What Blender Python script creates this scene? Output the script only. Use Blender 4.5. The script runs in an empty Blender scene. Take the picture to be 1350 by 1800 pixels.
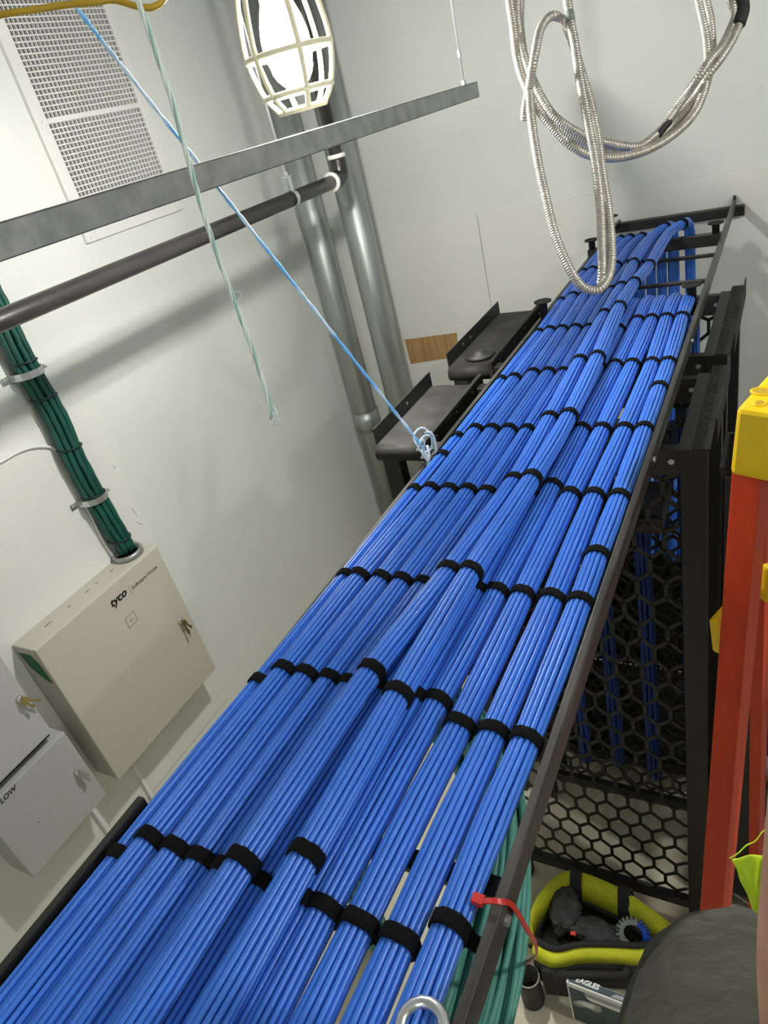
import bpy, bmesh, math, random
from math import sin, cos, pi, radians as R
from mathutils import Vector as V, Matrix as Mx
C = bpy.context.scene.collection
S = bpy.context.scene
random.seed(7)

# ---------------------------------------------------------------- camera (origin = lens; the floor is 2.72 m below)
FPX = 1217.75
YAW, PIT, ROL = -0.600784889, -0.520474041, -0.268339045
_f = V((sin(YAW)*cos(PIT), cos(YAW)*cos(PIT), sin(PIT)))
_r = V((cos(YAW), -sin(YAW), 0)); _u = _r.cross(_f)
RT = _r*cos(ROL) + _u*sin(ROL); UP = _u*cos(ROL) - _r*sin(ROL); FW = _f
cam = bpy.data.cameras.new('camera'); camo = bpy.data.objects.new('camera', cam); C.objects.link(camo)
cam.sensor_fit = 'HORIZONTAL'; cam.sensor_width = 36; cam.lens = 36*FPX/1350
cam.clip_start = 0.02
camo.matrix_world = Mx(((RT.x, UP.x, -FW.x, 0), (RT.y, UP.y, -FW.y, 0), (RT.z, UP.z, -FW.z, 0), (0, 0, 0, 1)))
S.camera = camo

FLOOR, CEIL, WL, WR, WB, WF = -2.72, 0.85, -2.31, 2.3, 3.57, -2.2   # floor, ceiling, left, right, back, front

# ---------------------------------------------------------------- world, exposure, lamps
w = bpy.data.worlds.new('world'); S.world = w; w.use_nodes = True
w.node_tree.nodes['Background'].inputs[0].default_value = (0.75, 0.8, 0.9, 1)
w.node_tree.nodes['Background'].inputs[1].default_value = 0.0
S.view_settings.view_transform = 'Standard'; S.view_settings.look = 'None'
S.view_settings.exposure = -0.22; S.view_settings.gamma = 1; S.view_settings.use_curve_mapping = False
LAMP = V((-0.998, 1.574, 0.166))       # the bulb in view
BULB_STRENGTH = 2500
LAMP2 = V((0.06, -0.95, 0.42))        # next bulb of the same string, behind the camera
BULB2_STRENGTH = 620
FILL_LAMP = V((1.35, 0.95, 0.62))          # added fill lamp, unseen, outside the right edge
FILL_STRENGTH = 1900

def ray(x, y): return RT*((x-675)/FPX) + UP*(-(y-900)/FPX) + FW
def pz(x, y, z): d = ray(x, y); return d*(z/d.z)
def px(x, y, X): d = ray(x, y); return d*(X/d.x)
def py(x, y, Y): d = ray(x, y); return d*(Y/d.y)
def pd(x, y, D): return ray(x, y)*D

# ---------------------------------------------------------------- materials
def mat(name, col, rough=.5, metal=0, spec=.5, noise=None, bump=None, emit=None, coat=0, sheen=0):
    m = bpy.data.materials.new(name); m.use_nodes = True; nt = m.node_tree; b = nt.nodes['Principled BSDF']
    b.inputs['Base Color'].default_value = (*col, 1); b.inputs['Roughness'].default_value = rough
    b.inputs['Metallic'].default_value = metal; b.inputs['Specular IOR Level'].default_value = spec
    b.inputs['Coat Weight'].default_value = coat; b.inputs['Sheen Weight'].default_value = sheen
    tc = nt.nodes.new('ShaderNodeTexCoord')
    if noise:                                     # (scale, colour2, low, high[, stretch])
        n = nt.nodes.new('ShaderNodeTexNoise'); n.inputs['Scale'].default_value = noise[0]; n.inputs['Detail'].default_value = 5
        src = tc.outputs['Object']
        if len(noise) > 4:
            mp = nt.nodes.new('ShaderNodeMapping'); mp.inputs['Scale'].default_value = noise[4]
            nt.links.new(src, mp.inputs[0]); src = mp.outputs[0]
        nt.links.new(src, n.inputs['Vector'])
        r = nt.nodes.new('ShaderNodeValToRGB'); r.color_ramp.elements[0].position = noise[2]; r.color_ramp.elements[1].position = noise[3]
        r.color_ramp.elements[0].color = (*col, 1); r.color_ramp.elements[1].color = (*noise[1], 1)
        nt.links.new(n.outputs['Fac'], r.inputs[0]); nt.links.new(r.outputs[0], b.inputs['Base Color'])
    if bump:                                      # (scale, strength, distance)
        n2 = nt.nodes.new('ShaderNodeTexNoise'); n2.inputs['Scale'].default_value = bump[0]; n2.inputs['Detail'].default_value = 4
        nt.links.new(tc.outputs['Object'], n2.inputs['Vector'])
        bp = nt.nodes.new('ShaderNodeBump'); bp.inputs['Strength'].default_value = bump[1]; bp.inputs['Distance'].default_value = bump[2]
        nt.links.new(n2.outputs['Fac'], bp.inputs['Height']); nt.links.new(bp.outputs[0], b.inputs['Normal'])
    if emit:
        b.inputs['Emission Color'].default_value = (*emit[0], 1); b.inputs['Emission Strength'].default_value = emit[1]
    return m
M = {}
M['wall'] = mat('painted_wall', (.70, .72, .695), .55, noise=(1.3, (.675, .695, .67), .35, .7), bump=(160, .12, .002))
M['panel'] = mat('painted_plywood', (.72, .73, .70), .5, noise=(2.0, (.68, .69, .66), .3, .7), bump=(120, .12, .002))
M['ceil'] = mat('open_deck_ceiling', (.5, .51, .5), .8)
M['bare'] = mat('painted_wall_plain', (.62, .63, .61), .8)
M['floor'] = mat('concrete_floor', (.60, .57, .43), .6, noise=(6, (.50, .475, .36), .35, .65), bump=(60, .2, .003))
M['blue'] = mat('blue_cable_jacket', (.055, .215, .82), .30, noise=(9, (.048, .19, .74), .35, .65))
M['blue_shade'] = mat('blue_cable_jacket_shaded', (.014, .05, .26), .5, noise=(9, (.010, .04, .2), .35, .65), bump=(500, .1, .0004))  # same blue jacket darkened, rack shade put into the colour
M['velcro'] = mat('black_hook_and_loop', (.006, .006, .007), .95, spec=.15, bump=(900, .8, .002))
M['black'] = mat('black_powder_coat', (.012, .012, .013), .45, noise=(14, (.02, .02, .02), .4, .7), bump=(300, .15, .0006))
M['dusty'] = mat('dusty_black_steel', (.015, .015, .0145), .65, spec=.2, noise=(11, (.032, .032, .030), .4, .75), bump=(200, .1, .0006))
M['railtop'] = mat('scuffed_black_steel', (.022, .022, .022), .38, noise=(30, (.085, .08, .07), .48, .75, (1, .15, 1)), bump=(200, .1, .0005))
M['mesh'] = mat('black_mesh_steel', (.008, .008, .008), .5)
M['galv'] = mat('galvanised_steel', (.42, .43, .42), .42, .85, noise=(22, (.30, .31, .31), .35, .68), bump=(40, .06, .001))
M['galvp'] = mat('galvanised_conduit', (.42, .44, .43), .44, .75, noise=(5, (.30, .32, .31), .35, .7, (6, 6, .6)), bump=(30, .05, .001))
M['flex'] = mat('bare_flexible_steel', (.56, .54, .49), .42, .75, noise=(40, (.44, .42, .385), .4, .7))
M['iron'] = mat('black_iron_pipe', (.018, .017, .017), .3, 0, noise=(40, (.028, .026, .025), .4, .7), bump=(220, .2, .0006))
M['seal'] = mat('white_thread_seal', (.75, .74, .70), .7)
M['zinc'] = mat('zinc_plate', (.66, .68, .70), .3, .9)
M['rod'] = mat('zinc_rod', (.75, .76, .76), .35, .7)
M['beige'] = mat('beige_enamel', (.50, .475, .41), .5, noise=(260, (.46, .435, .375), .3, .7), bump=(400, .12, .0006))
M['beiged'] = mat('beige_enamel_scuff', (.22, .21, .17), .6)
M['grey'] = mat('grey_enamel', (.44, .45, .45), .5, noise=(260, (.40, .41, .41), .3, .7), bump=(400, .12, .0006))
M['ink'] = mat('black_ink', (.008, .008, .008), .5)
M['inkgrey'] = mat('grey_ink', (.10, .095, .08), .6)
M['inkpale'] = mat('pale_grey_ink', (.27, .26, .23), .6)
M['pencil'] = mat('pencil_grey', (.30, .30, .29), .8)
M['brass'] = mat('brass', (.55, .42, .16), .3, .9)
M['chrome'] = mat('chrome', (.8, .8, .8), .12, 1)
M['gpatch'] = mat('green_mottle', (.005, .13, .035), .6, noise=(30, (.004, .06, .02), .45, .75))  # mottled dark green for the patch on the cabinet side
M['vent'] = mat('white_grille_enamel', (.70, .70, .69), .45)
M['duct'] = mat('dark_duct', (.055, .054, .05), .7)
M['green'] = mat('green_cable_jacket', (.006, .085, .062), .45, noise=(12, (.004, .05, .04), .35, .7))
M['greend'] = mat('dark_green_tie', (.004, .022, .022), .5)
M['teal'] = mat('teal_cable_jacket', (.10, .36, .29), .5, noise=(30, (.07, .27, .22), .35, .7, (4, .4, 4)), bump=(200, .2, .001))
M['red'] = mat('red_nylon', (.55, .03, .025), .35)
M['bluestr'] = mat('blue_pull_string', (.16, .50, 1), .6, noise=(14, (.6, .8, 1), .45, .6))
M['whitestr'] = mat('pale_string', (.62, .72, .82), .7)
M['twine'] = mat('pale_green_twine', (.74, .84, .79), .7)
M['twine2'] = mat('green_twine', (.36, .56, .50), .7)
M['yellowcord'] = mat('yellow_cord', (.50, .32, .02), .5)
M['white'] = mat('white_plastic', (.75, .76, .77), .45)
M['bulb'] = mat('lit_bulb', (1, 1, 1), .4, emit=((1, .98, .91), BULB_STRENGTH))
M['bulb2'] = mat('lit_bulb_rear', (1, 1, 1), .4, emit=((1, 1, .965), BULB2_STRENGTH))
M['fill_bulb'] = mat('fill_bulb_side', (1, 1, 1), .4, emit=((1, 1, .96), FILL_STRENGTH))  # glow of the added fill lamp at the right
M['neck'] = mat('glowing_bulb_neck', (1, 1, 1), .4, emit=((1, .95, .86), 24))
M['guard'] = mat('yellow_guard_glare', (.9, .85, .62), .4)  # yellow paled toward white to carry the bulb's glare
M['wood'] = mat('bare_plywood', (.45, .28, .12), .6, noise=(6, (.30, .17, .06), .35, .7, (14, 1, .7)))
M['capy'] = mat('yellow_plastic', (.90, .60, .003), .42, bump=(250, .12, .0006))
M['fiber'] = mat('red_orange_fibreglass', (.66, .05, .006), .55, noise=(60, (.58, .042, .005), .35, .7, (1, 1, .1)), bump=(300, .15, .0006))
M['alu'] = mat('aluminium', (.6, .6, .6), .4, .9)
M['lime'] = mat('lime_canvas', (.56, .59, .02), .8, noise=(40, (.47, .50, .016), .35, .7), bump=(220, .4, .002))
M['limev'] = mat('fluorescent_vest', (.55, .78, .02), .7, bump=(60, .2, .003))
M['bagblk'] = mat('black_webbing', (.012, .012, .013), .8, bump=(300, .4, .001))
M['cloth'] = mat('charcoal_cloth', (.045, .045, .05), .9, noise=(30, (.07, .07, .075), .4, .7), bump=(30, .9, .02))
M['plum'] = mat('dull_grey_plastic', (.24, .27, .25), .5)
M['bluep'] = mat('blue_plastic', (.01, .06, .42), .4)
M['rubber'] = mat('black_rubber', (.012, .012, .012), .6)
M['card'] = mat('white_cardboard', (.78, .79, .76), .7)
M['teald'] = mat('midnight_teal_print', (.004, .03, .045), .5)
M['greyp'] = mat('silver_grey_print', (.30, .30, .30), .5)
M['trouser'] = mat('olive_cotton', (.047, .048, .030), .9, noise=(9, (.034, .035, .022), .35, .7), bump=(14, .7, .03), sheen=.1)
M['skin'] = mat('skin', (.50, .27, .17), .55, noise=(25, (.42, .21, .13), .35, .7), bump=(300, .1, .001))
M['hair'] = mat('dark_hair', (.03, .02, .015), .7)
M['shirt'] = mat('dark_shirt', (.02, .02, .022), .9)
M['boot'] = mat('brown_boot', (.06, .035, .02), .6)

# ---------------------------------------------------------------- mesh builder
class MB:
    def __init__(s): s.v = []; s.f = []
    def _add(s, vs, fs):
        o = len(s.v); s.v += [tuple(p) for p in vs]; s.f += [tuple(i+o for i in f) for f in fs]; return s
    def box(s, lo, hi):
        (a, b, c), (d, e, f) = lo, hi
        return s._add([(a,b,c),(d,b,c),(d,e,c),(a,e,c),(a,b,f),(d,b,f),(d,e,f),(a,e,f)],
                      [(3,2,1,0),(4,5,6,7),(0,1,5,4),(1,2,6,5),(2,3,7,6),(3,0,4,7)])
    def bar(s, p, q, wx, wz, side=None):          # rectangular bar from p to q, width wx along side, wz across
        p = V(p); q = V(q); d = (q-p).normalized()
        sd = V(side) if side else V((0, 0, 1)).cross(d)
        if sd.length < 1e-4: sd = V((1, 0, 0))
        sd = (sd - d*sd.dot(d)).normalized(); up = d.cross(sd)
        vs = []
        for o in (p, q):
            for a, b in ((-1,-1),(1,-1),(1,1),(-1,1)): vs.append(o + sd*(a*wx/2) + up*(b*wz/2))
        return s._add(vs, [(3,2,1,0),(4,5,6,7),(0,1,5,4),(1,2,6,5),(2,3,7,6),(3,0,4,7)])
    def prism(s, poly, off):                      # planar polygon extruded by vector off
        n = len(poly); off = V(off); vs = [V(p) for p in poly]; vs += [p+off for p in vs]
        return s._add(vs, [tuple(range(n-1, -1, -1)), tuple(range(n, 2*n))] + [(i, (i+1) % n, n+(i+1) % n, n+i) for i in range(n)])
    def tube(s, pts, r, n=8, cap=True, closed=False, flat=1.0, up=None):
        pts = [V(p) for p in pts]; m = len(pts); vs = []; fs = []
        t0 = (pts[1]-pts[0]).normalized()
        nn = V(up) if up else (V((0, 0, 1)) if abs(t0.z) < .9 else V((1, 0, 0)))
        for i, p in enumerate(pts):
            if closed: t = pts[(i+1) % m] - pts[i-1]
            else: t = pts[min(i+1, m-1)] - pts[max(i-1, 0)]
            t.normalize(); nn = nn - t*nn.dot(t); nn.normalize(); b = t.cross(nn)
            rr = r[i] if isinstance(r, (list, tuple)) else r
            for k in range(n):
                a = 2*pi*k/n; vs.append(p + nn*(rr*flat*cos(a)) + b*(rr*sin(a)))
        for i in range(m if closed else m-1):
            j = (i+1) % m
            for k in range(n):
                l = (k+1) % n; fs.append((i*n+k, i*n+l, j*n+l, j*n+k))
        if cap and not closed: fs += [tuple(range(n-1, -1, -1)), tuple(range((m-1)*n, m*n))]
        return s._add(vs, fs)
    def lathe(s, prof, o, ax=(0, 0, 1), n=20):    # profile of (radius, height) along ax
        o = V(o); ax = V(ax).normalized(); a = V((1, 0, 0)) if abs(ax.x) < .9 else V((0, 1, 0))
        a = (a - ax*a.dot(ax)).normalized(); b = ax.cross(a); vs = []; fs = []
        for r, h in prof:
            for k in range(n): vs.append(o + ax*h + a*(r*cos(2*pi*k/n)) + b*(r*sin(2*pi*k/n)))
        for i in range(len(prof)-1):
            for k in range(n):
                l = (k+1) % n; fs.append((i*n+k, i*n+l, (i+1)*n+l, (i+1)*n+k))
        fs += [tuple(range(n-1, -1, -1)), tuple(range((len(prof)-1)*n, len(prof)*n))]
        return s._add(vs, fs)
    def grid(s, rows):
        m = len(rows); n = len(rows[0])
        return s._add([p for r in rows for p in r], [(i*n+j, i*n+j+1, (i+1)*n+j+1, (i+1)*n+j) for i in range(m-1) for j in range(n-1)])
    def data(s, name, smooth=False):
        me = bpy.data.meshes.new(name); me.from_pydata(s.v, [], s.f); me.update()
        if smooth: me.polygons.foreach_set('use_smooth', [True]*len(me.polygons))
        return me
    def obj(s, name, m, parent=None, smooth=False, bevel=0, kind=None, solid=0, sub=0):
        me = s.data(name, smooth); me.materials.append(M[m])
        return link(name, me, parent, bevel, kind, solid, sub)
def link(name, me, parent=None, bevel=0, kind=None, solid=0, sub=0):
    o = bpy.data.objects.new(name, me); C.objects.link(o)
    if parent: put(o, parent)
    if solid: md = o.modifiers.new('solid', 'SOLIDIFY'); md.thickness = solid; md.offset = 0
    if sub: md = o.modifiers.new('sub', 'SUBSURF'); md.levels = sub; md.render_levels = sub
    if bevel: md = o.modifiers.new('bevel', 'BEVEL'); md.width = bevel; md.segments = 2; md.limit_method = 'ANGLE'
    if kind: o['kind'] = kind
    return o
def wloc(o):
    v = o.location.copy(); p = o.parent
    return v if not p else v
ROOTLOC = {}
def put(o, parent):                               # keep world-space geometry under a parent
    o.parent = parent
    loc = ROOTLOC.get(parent.name, V((0, 0, 0)))
    o.matrix_parent_inverse = Mx.Translation(-loc)
def thing(name, label, cat, loc, group=None):
    o = bpy.data.objects.new(name, None); C.objects.link(o); o.location = loc; o.empty_display_size = .05
    ROOTLOC[o.name] = V(loc); tag(o, label, cat, group); return o
def tag(o, label, cat, group=None):
    o['label'] = label; o['category'] = cat
    if group: o['group'] = group
    return o
def cr(pts, n=8):                                 # Catmull-Rom through pts
    pts = [V(p) for p in pts]; P = [2*pts[0]-pts[1]] + pts + [2*pts[-1]-pts[-2]]; out = []
    for i in range(1, len(P)-2):
        a, b, c, d = P[i-1:i+3]
        for k in range(n):
            t = k/n; out.append(.5*((2*b) + (c-a)*t + (2*a-5*b+4*c-d)*t*t + (3*b-a-3*c+d)*t*t*t))
    out.append(pts[-1]); return out
def resample(pts, step):
    out = [pts[0].copy()]; acc = 0
    for a, b in zip(pts, pts[1:]):
        L = (b-a).length
        if L < 1e-9: continue
        pos = step-acc
        while pos <= L: out.append(a + (b-a)*(pos/L)); pos += step
        acc = (acc+L) % step
    return out
def text_mesh(txt, size, bold=0, shear=0, space=1):
    cu = bpy.data.curves.new('t', 'FONT'); cu.body = txt; cu.size = size; cu.shear = shear; cu.offset = bold; cu.space_character = space
    cu.extrude = .0004; cu.resolution_u = 3
    t = bpy.data.objects.new('t', cu); C.objects.link(t); bpy.context.view_layer.update()
    me = bpy.data.meshes.new_from_object(t.evaluated_get(bpy.context.evaluated_depsgraph_get()))
    bpy.data.objects.remove(t); return me
def put_text(name, me, m, o, right, up, parent, width=None):
    right = V(right).normalized(); up = V(up).normalized(); nrm = right.cross(up); sc = 1
    if width: sc = width/max(v.co.x for v in me.vertices)
    for v in me.vertices: v.co = V(o) + right*(v.co.x*sc) + up*v.co.y*(sc if width else 1) + nrm*v.co.z
    me.materials.clear(); me.materials.append(M[m]); return link(name, me, parent)

# ---------------------------------------------------------------- room shell
t_ = .15
def struct(name, lo, hi, m): o = MB().box(lo, hi).obj(name, m); o['kind'] = 'structure'; return o
struct('floor', (WL-t_, WF-t_, FLOOR-.15), (WR+t_, WB+t_, FLOOR), 'floor')
struct('ceiling', (WL-t_, WF-t_, CEIL), (WR+t_, WB+t_, CEIL+.15), 'ceil')
wall_left = struct('wall_left', (WL-t_, WF, FLOOR), (WL, WB, CEIL), 'wall')
wall_back = struct('wall_back', (WL-t_, WB, FLOOR), (WR+t_, WB+t_, CEIL), 'wall')
struct('wall_right', (WR, WF, FLOOR), (WR+t_, WB, CEIL), 'bare')
struct('wall_front', (WL-t_, WF-t_, FLOOR), (WR+t_, WF, CEIL), 'bare')
# painted plywood boards: two low ones on the back wall, one on the left wall behind the cabinets
for a, b in ((WL, -1.402), (-1.3985, WR)):
    MB().box((a, WB-.009, FLOOR), (b, WB, -.595)).obj('plywood_panel', 'panel', wall_back, bevel=.002)
MB().box((WL, -1.2, -2.3), (WL+.004, 1.63, -.61)).obj('plywood_panel', 'panel', wall_left, bevel=.001)
# pencil marks on the left wall
for p in (((198,818),(203,824)), ((232,893),(236,900),(241,908)), ((240,918),(251,923)), ((228,944),(234,950),(241,953),(250,956)), ((206,925),(212,935),(224,952))):
    MB().tube([px(*q, WL+.0045) for q in p], .0012, 4).obj('pencil_mark', 'pencil', wall_left)

# bare patch of plywood on the back wall
o = MB().prism([py(*q, WB-.0105) for q in ((711,597),(803,585),(805,627),(722,640))], (0, .0015, 0)).obj('plywood_patch', 'wood')
tag(o, 'bare brown plywood patch low on the white back wall', 'wood')

# ---------------------------------------------------------------- vent grille (left wall)
vent = thing('vent_grille', 'white egg-crate air vent grille high on the left wall', 'vent', (WL, 2.2, -.19))
def vb(y0, y1, z0, z1, x0, x1, name, m): return MB().box((x0, y0, z0), (x1, y1, z1)).obj(name, m, vent)
vb(1.96, 2.47, -.18, .60, WL-.12, WL-.118, 'duct_back', 'duct') if False else None
fx = WL+.018
mb = MB()
mb.box((WL, 1.925, -.195), (fx, 1.975, .62)); mb.box((WL, 2.442, -.195), (fx, 2.482, .62))
mb.box((WL, 1.975, -.195), (fx, 2.442, -.112)); mb.box((WL, 1.975, .60), (fx, 2.442, .62)); mb.box((WL, 1.975, .2), (fx, 2.442, .219))
mb.obj('frame', 'vent', vent, bevel=.003)
MB().box((WL+.0005, 1.974, -.172), (WL+.002, 2.443, .602)).obj('duct_backing', 'duct', vent)
hs = MB().box((0, 0, -.0022), (.0045, .468, .0022)).data('slat'); hs.materials.append(M['vent'])
vs_ = MB().box((0, -.002, 0), (.010, .002, .372)).data('slat'); vs_.materials.append(M['vent'])
for z0, z1 in ((-.112, .2), (.219, .60)):
    z = z0+.0174
    while z < z1-.006:
        o = link('slat', hs); o.location = (WL+.0135, 1.9745, z); put(o, vent); z += .0174
    for k in range(1, 25):
        o = link('slat', vs_); o.scale = (1, 1, (z1-z0)/.372); o.location = (WL+.0025, 1.975+.0187*k, z0); put(o, vent)
for y, z in ((1.95, .21), (2.46, .21), (1.95, -.18), (2.46, -.18)):
    MB().lathe([(.005, 0), (.004, .003)], (fx, y, z), (1, 0, 0), 8).obj('screw', 'vent', vent)

# ---------------------------------------------------------------- wall cabinets on the left wall
def cabinet(name, label, y0, y1, z0, z1, xf, m, group=None):
    c = thing(name, label, 'cabinet', (WL+.004, (y0+y1)/2, z0), group)
    MB().box((WL+.0045, y0, z0), (xf-.016, y1, z1)).obj('body', m, c, bevel=.004)
    MB().box((xf-.0145, y0-.001, z0-.001), (xf, y1+.001, z1+.001)).obj('door', m, c, bevel=.004)
    return c
def lock(c, y, z, xf, keys):
    MB().lathe([(.012, 0), (.012, .010), (.008, .014)], (xf, y, z), (1, 0, 0), 14).obj('lock', 'chrome', c, True)
    for a, ln, m in keys:
        d = V((.25, sin(a), -cos(a))).normalized(); p = V((xf+.018, y, z))
        mb = MB(); q = p + d*ln
        mb.bar(p, p+d*.022, .019, .0022, (0, 1, .2)); mb.bar(p+d*.02, q, .008, .0018, (0, 1, .2))
        mb.bar(p + d*ln*.72 + V((0, .004, 0)), p+d*ln*.92+V((0, .004, 0)), .006, .0018, (0, 1, .2))
        mb.obj('key', m, c)
XT = WL+.14
y0, y1, z0, z1 = .914, 1.532, -1.983, -1.299
zt = z1
cab = cabinet('wall_cabinet', 'large beige steel wall cabinet with two brand wordmarks and a green patch on its side', y0, y1, z0, z1, XT, 'beige')
lock(cab, 1.472, -1.645, XT, ((.35, .055, 'brass'), (-.1, .065, 'brass')))
pA, pB = px(194, 1064, XT+.0005), px(224, 1043, XT+.0005)
put_text('wordmark', text_mesh('tyco', .06, .002, .28), 'ink', (XT+.0004, pA.y, pA.z-.014), (0, 1, 0), (0, 0, 1), cab, pB.y-pA.y)
MB().box((XT+.0003, px(229, 1037, XT).y-.0012, px(229, 1037, XT).z-.020), (XT+.0008, px(229, 1037, XT).y+.0012, px(229, 1037, XT).z+.020)).obj('divider_mark', 'inkpale', cab)
pA, pB = px(232, 1034, XT+.0005), px(277, 999, XT+.0005)
put_text('wordmark', text_mesh('Software House', .03, .0004, 0, .95), 'inkgrey', (XT+.0004, pA.y, pA.z-.008), (0, 1, 0), (0, 0, 1), cab, pB.y-pA.y)
mb = MB(); a = px(221, 1090, XT); b_ = px(240, 1087, XT); cy, cz = (px(231, 1089, XT).y, px(231, 1089, XT).z)
for q in ((-.026, .020, .026, .0235), (-.026, -.0235, .026, -.020), (-.026, -.02, -.0225, .02), (.0225, -.02, .026, .02), (-.012, -.006, .012, -.002), (-.004, -.002, 0, .008)):
    mb.box((XT+.0003, cy+q[0], cz+q[1]), (XT+.0008, cy+q[2], cz+q[3]))
mb.obj('logo_mark', 'inkpale', cab)
MB().prism([(XT-.118, y0-.0016, zt-.03), (XT-.05, y0-.0016, zt-.03), (XT-.028, y0-.0016, zt-.075), (XT-.022, y0-.0016, zt-.16), (XT-.05, y0-.0016, zt-.15), (XT-.10, y0-.0016, zt-.10)], (0, .001, 0)).obj('green_patch', 'gpatch', cab)
for y, l in ((1.02, .03), (1.13, .012), (1.215, .02), (1.27, .008), (1.345, .016)):
    MB().box((XT-.085, y, z1+.0006), (XT-.078, y+l, z1+.0014)).obj('scuff', 'beiged', cab)
BUSH = V((WL+.052, 1.456, z1))
MB().lathe([(.062, .0), (.062, .022), (.052, .024), (.050, .0)], BUSH, (0, 0, 1), 24).obj('bushing', 'galvp', cab, True)

X2 = WL+.135
cab2 = cabinet('wall_cabinet', 'upper grey steel wall cabinet, hanging brass keys, left of the beige one', .43, .815, -1.592, -1.206, X2, 'grey', None)
lock(cab2, .800-.012, -1.40, X2, ((.25, .05, 'brass'), (.75, .06, 'brass')))
MB().box((WL+.02, .435, -1.612), (X2-.02, .81, -1.5925)).obj('gap_shade', 'rubber', cab2)  # black bar put in for the shaded gap above the lower cabinet
cab3 = cabinet('wall_cabinet', 'grey steel wall cabinet with black LOW lettering, below the other grey one', .500, .848, -1.985, -1.632, X2, 'grey', None)
lock(cab3, .805, -1.800, X2, ((.15, .05, 'alu'), (.5, .04, 'alu')))
pA, pB = px(1, 1413, X2), px(31, 1384, X2)
put_text('lettering', text_mesh('LOW', .05, .001, .25, 1.0), 'ink', (X2+.0004, pA.y, pA.z-.004), (0, 1, 0), (0, 0, 1), cab3, pB.y-pA.y)
MB().box((X2, .61, -1.83), (X2+.001, .615, -1.826)).obj('scuff', 'inkgrey', cab3)
for (a, b_), lb in ((((234, 1340), (270, 1395)), 'white plastic raceway coming down below the beige cabinet'), (((164, 1418), (190, 1455)), 'white plastic raceway coming down below the grey cabinets')):
    p = px(*a, WL+.03); q = px(*b_, WL+.03); o = MB().box((WL+.0045, p.y-.009, -2.60), (WL+.022, p.y+.009, p.z+.05)).obj('cable_raceway', 'white', bevel=.002); tag(o, lb, 'raceway')

# ---------------------------------------------------------------- green cable bundle running into the beige cabinet
gb = thing('green_cable_bundle', 'bundle of dark green cables running down the left wall into the beige cabinet', 'cables', (WL+.04, 1.456, -1.30))
gpath = [V((WL+.048, 1.44, CEIL)), V((WL+.048, 1.444, -.2)), V((WL+.048, 1.438, -.45)), V((WL+.048, 1.45, -.68)), V((WL+.048, 1.44, -.86)), V((WL+.05, 1.443, -1.02)), V((WL+.052, 1.452, -1.18)), BUSH+V((0, 0, .10)), BUSH+V((0, 0, -.0))]
gp = resample(cr(gpath, 10), .03)
for k in range(13):
    a = 2*pi*k/9; rr = .029 if k < 9 else .012; a = a if k < 9 else k*1.57
    pts = []
    for i, p in enumerate(gp):
        s_ = 1 if p.z > -1.2 else .8
        pts.append(p + V((rr*.95*cos(a), rr*1.2*s_*sin(a), 0)) + V((random.uniform(-.0015, .0015), random.uniform(-.002, .002), 0)))
    MB().tube(pts, .0105, 7).obj('cable', 'green', gb, True)
def ring(c, t, r, wd, th, name, m, parent, n=18, flat=1.0):
    c = V(c); t = V(t).normalized()
    a = V((0, 0, 1)) if abs(t.z) < .9 else V((1, 0, 0)); a = (a-t*a.dot(t)).normalized(); b = t.cross(a); vs = []; fs = []
    prof = [(r, -wd/2), (r+th*.8, -wd/2), (r+th, -wd*.3), (r+th, wd*.3), (r+th*.8, wd/2), (r, wd/2)]
    for k in range(n):
        an = 2*pi*k/n; j = random.uniform(-.0006, .0006) if m == 'velcro' else 0
        for rr, h in prof: vs.append(c + t*(h+j) + (a*cos(an)*flat + b*sin(an))*(rr+j))
    for k in range(n):
        l = (k+1) % n
        for q in range(6): fs.append((k*6+q, k*6+(q+1) % 6, l*6+(q+1) % 6, l*6+q))
    return MB()._add(vs, fs).obj(name, m, parent, True)
for z in (-.465, -.60, -.80, -1.0, -1.215):
    y = min(gp, key=lambda p: abs(p.z-z)).y
    ring((WL+.048, y, z), (0, .1, 1), .044, .006, .003, 'cable_tie', 'greend', gb)
for (a, lb) in (((45, 660), 'upper zinc conduit strap holding the green cable bundle'), ((160, 882), 'lower zinc conduit strap holding the green cable bundle')):
    q = px(*a, WL+.06); z = q.z
    y = min(gp, key=lambda p: abs(p.z-z)).y
    c = thing('conduit_strap', lb, 'clamp', (WL+.004, y, z), 'zinc straps over the green cables')
    arc = [V((WL+.006, y-.085, z)), V((WL+.006, y-.052, z))] + [V((WL+.04+.056*sin(t), y-.052*cos(t), z)) for t in (0, .5, 1, 1.57, 2.1, 2.6, 3.1)] + [V((WL+.006, y+.052, z)), V((WL+.006, y+.062, z))]
    mb = MB()
    for p, q in zip(arc, arc[1:]): mb.bar(p, q, .024, .003, (0, 0, 1))
    mb.obj('strap_band', 'zinc', c); MB().lathe([(.008, 0), (.006, .006)], (WL+.007, y-.07, z), (1, 0, 0), 8).obj('screw', 'zinc', c)
    MB().lathe([(.008, 0), (.006, .008)], (WL+.06, y+.054, z), (0.3, 1, 0), 8).obj('screw', 'zinc', c)
o = MB().tube(cr([px(*q, WL+.012) for q in ((-60, 838), (0, 812), (35, 793), (65, 785), (92, 787), (108, 797), (120, 820), (150, 885))] + [V((WL+.012, 1.41, -1.2)), V((WL+.012, 1.42, -1.298))], 6), .006, 6).obj('thin_wire', 'white', smooth=True)
tag(o, 'thin white wire curving along the left wall to the green cables', 'wire')

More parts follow.
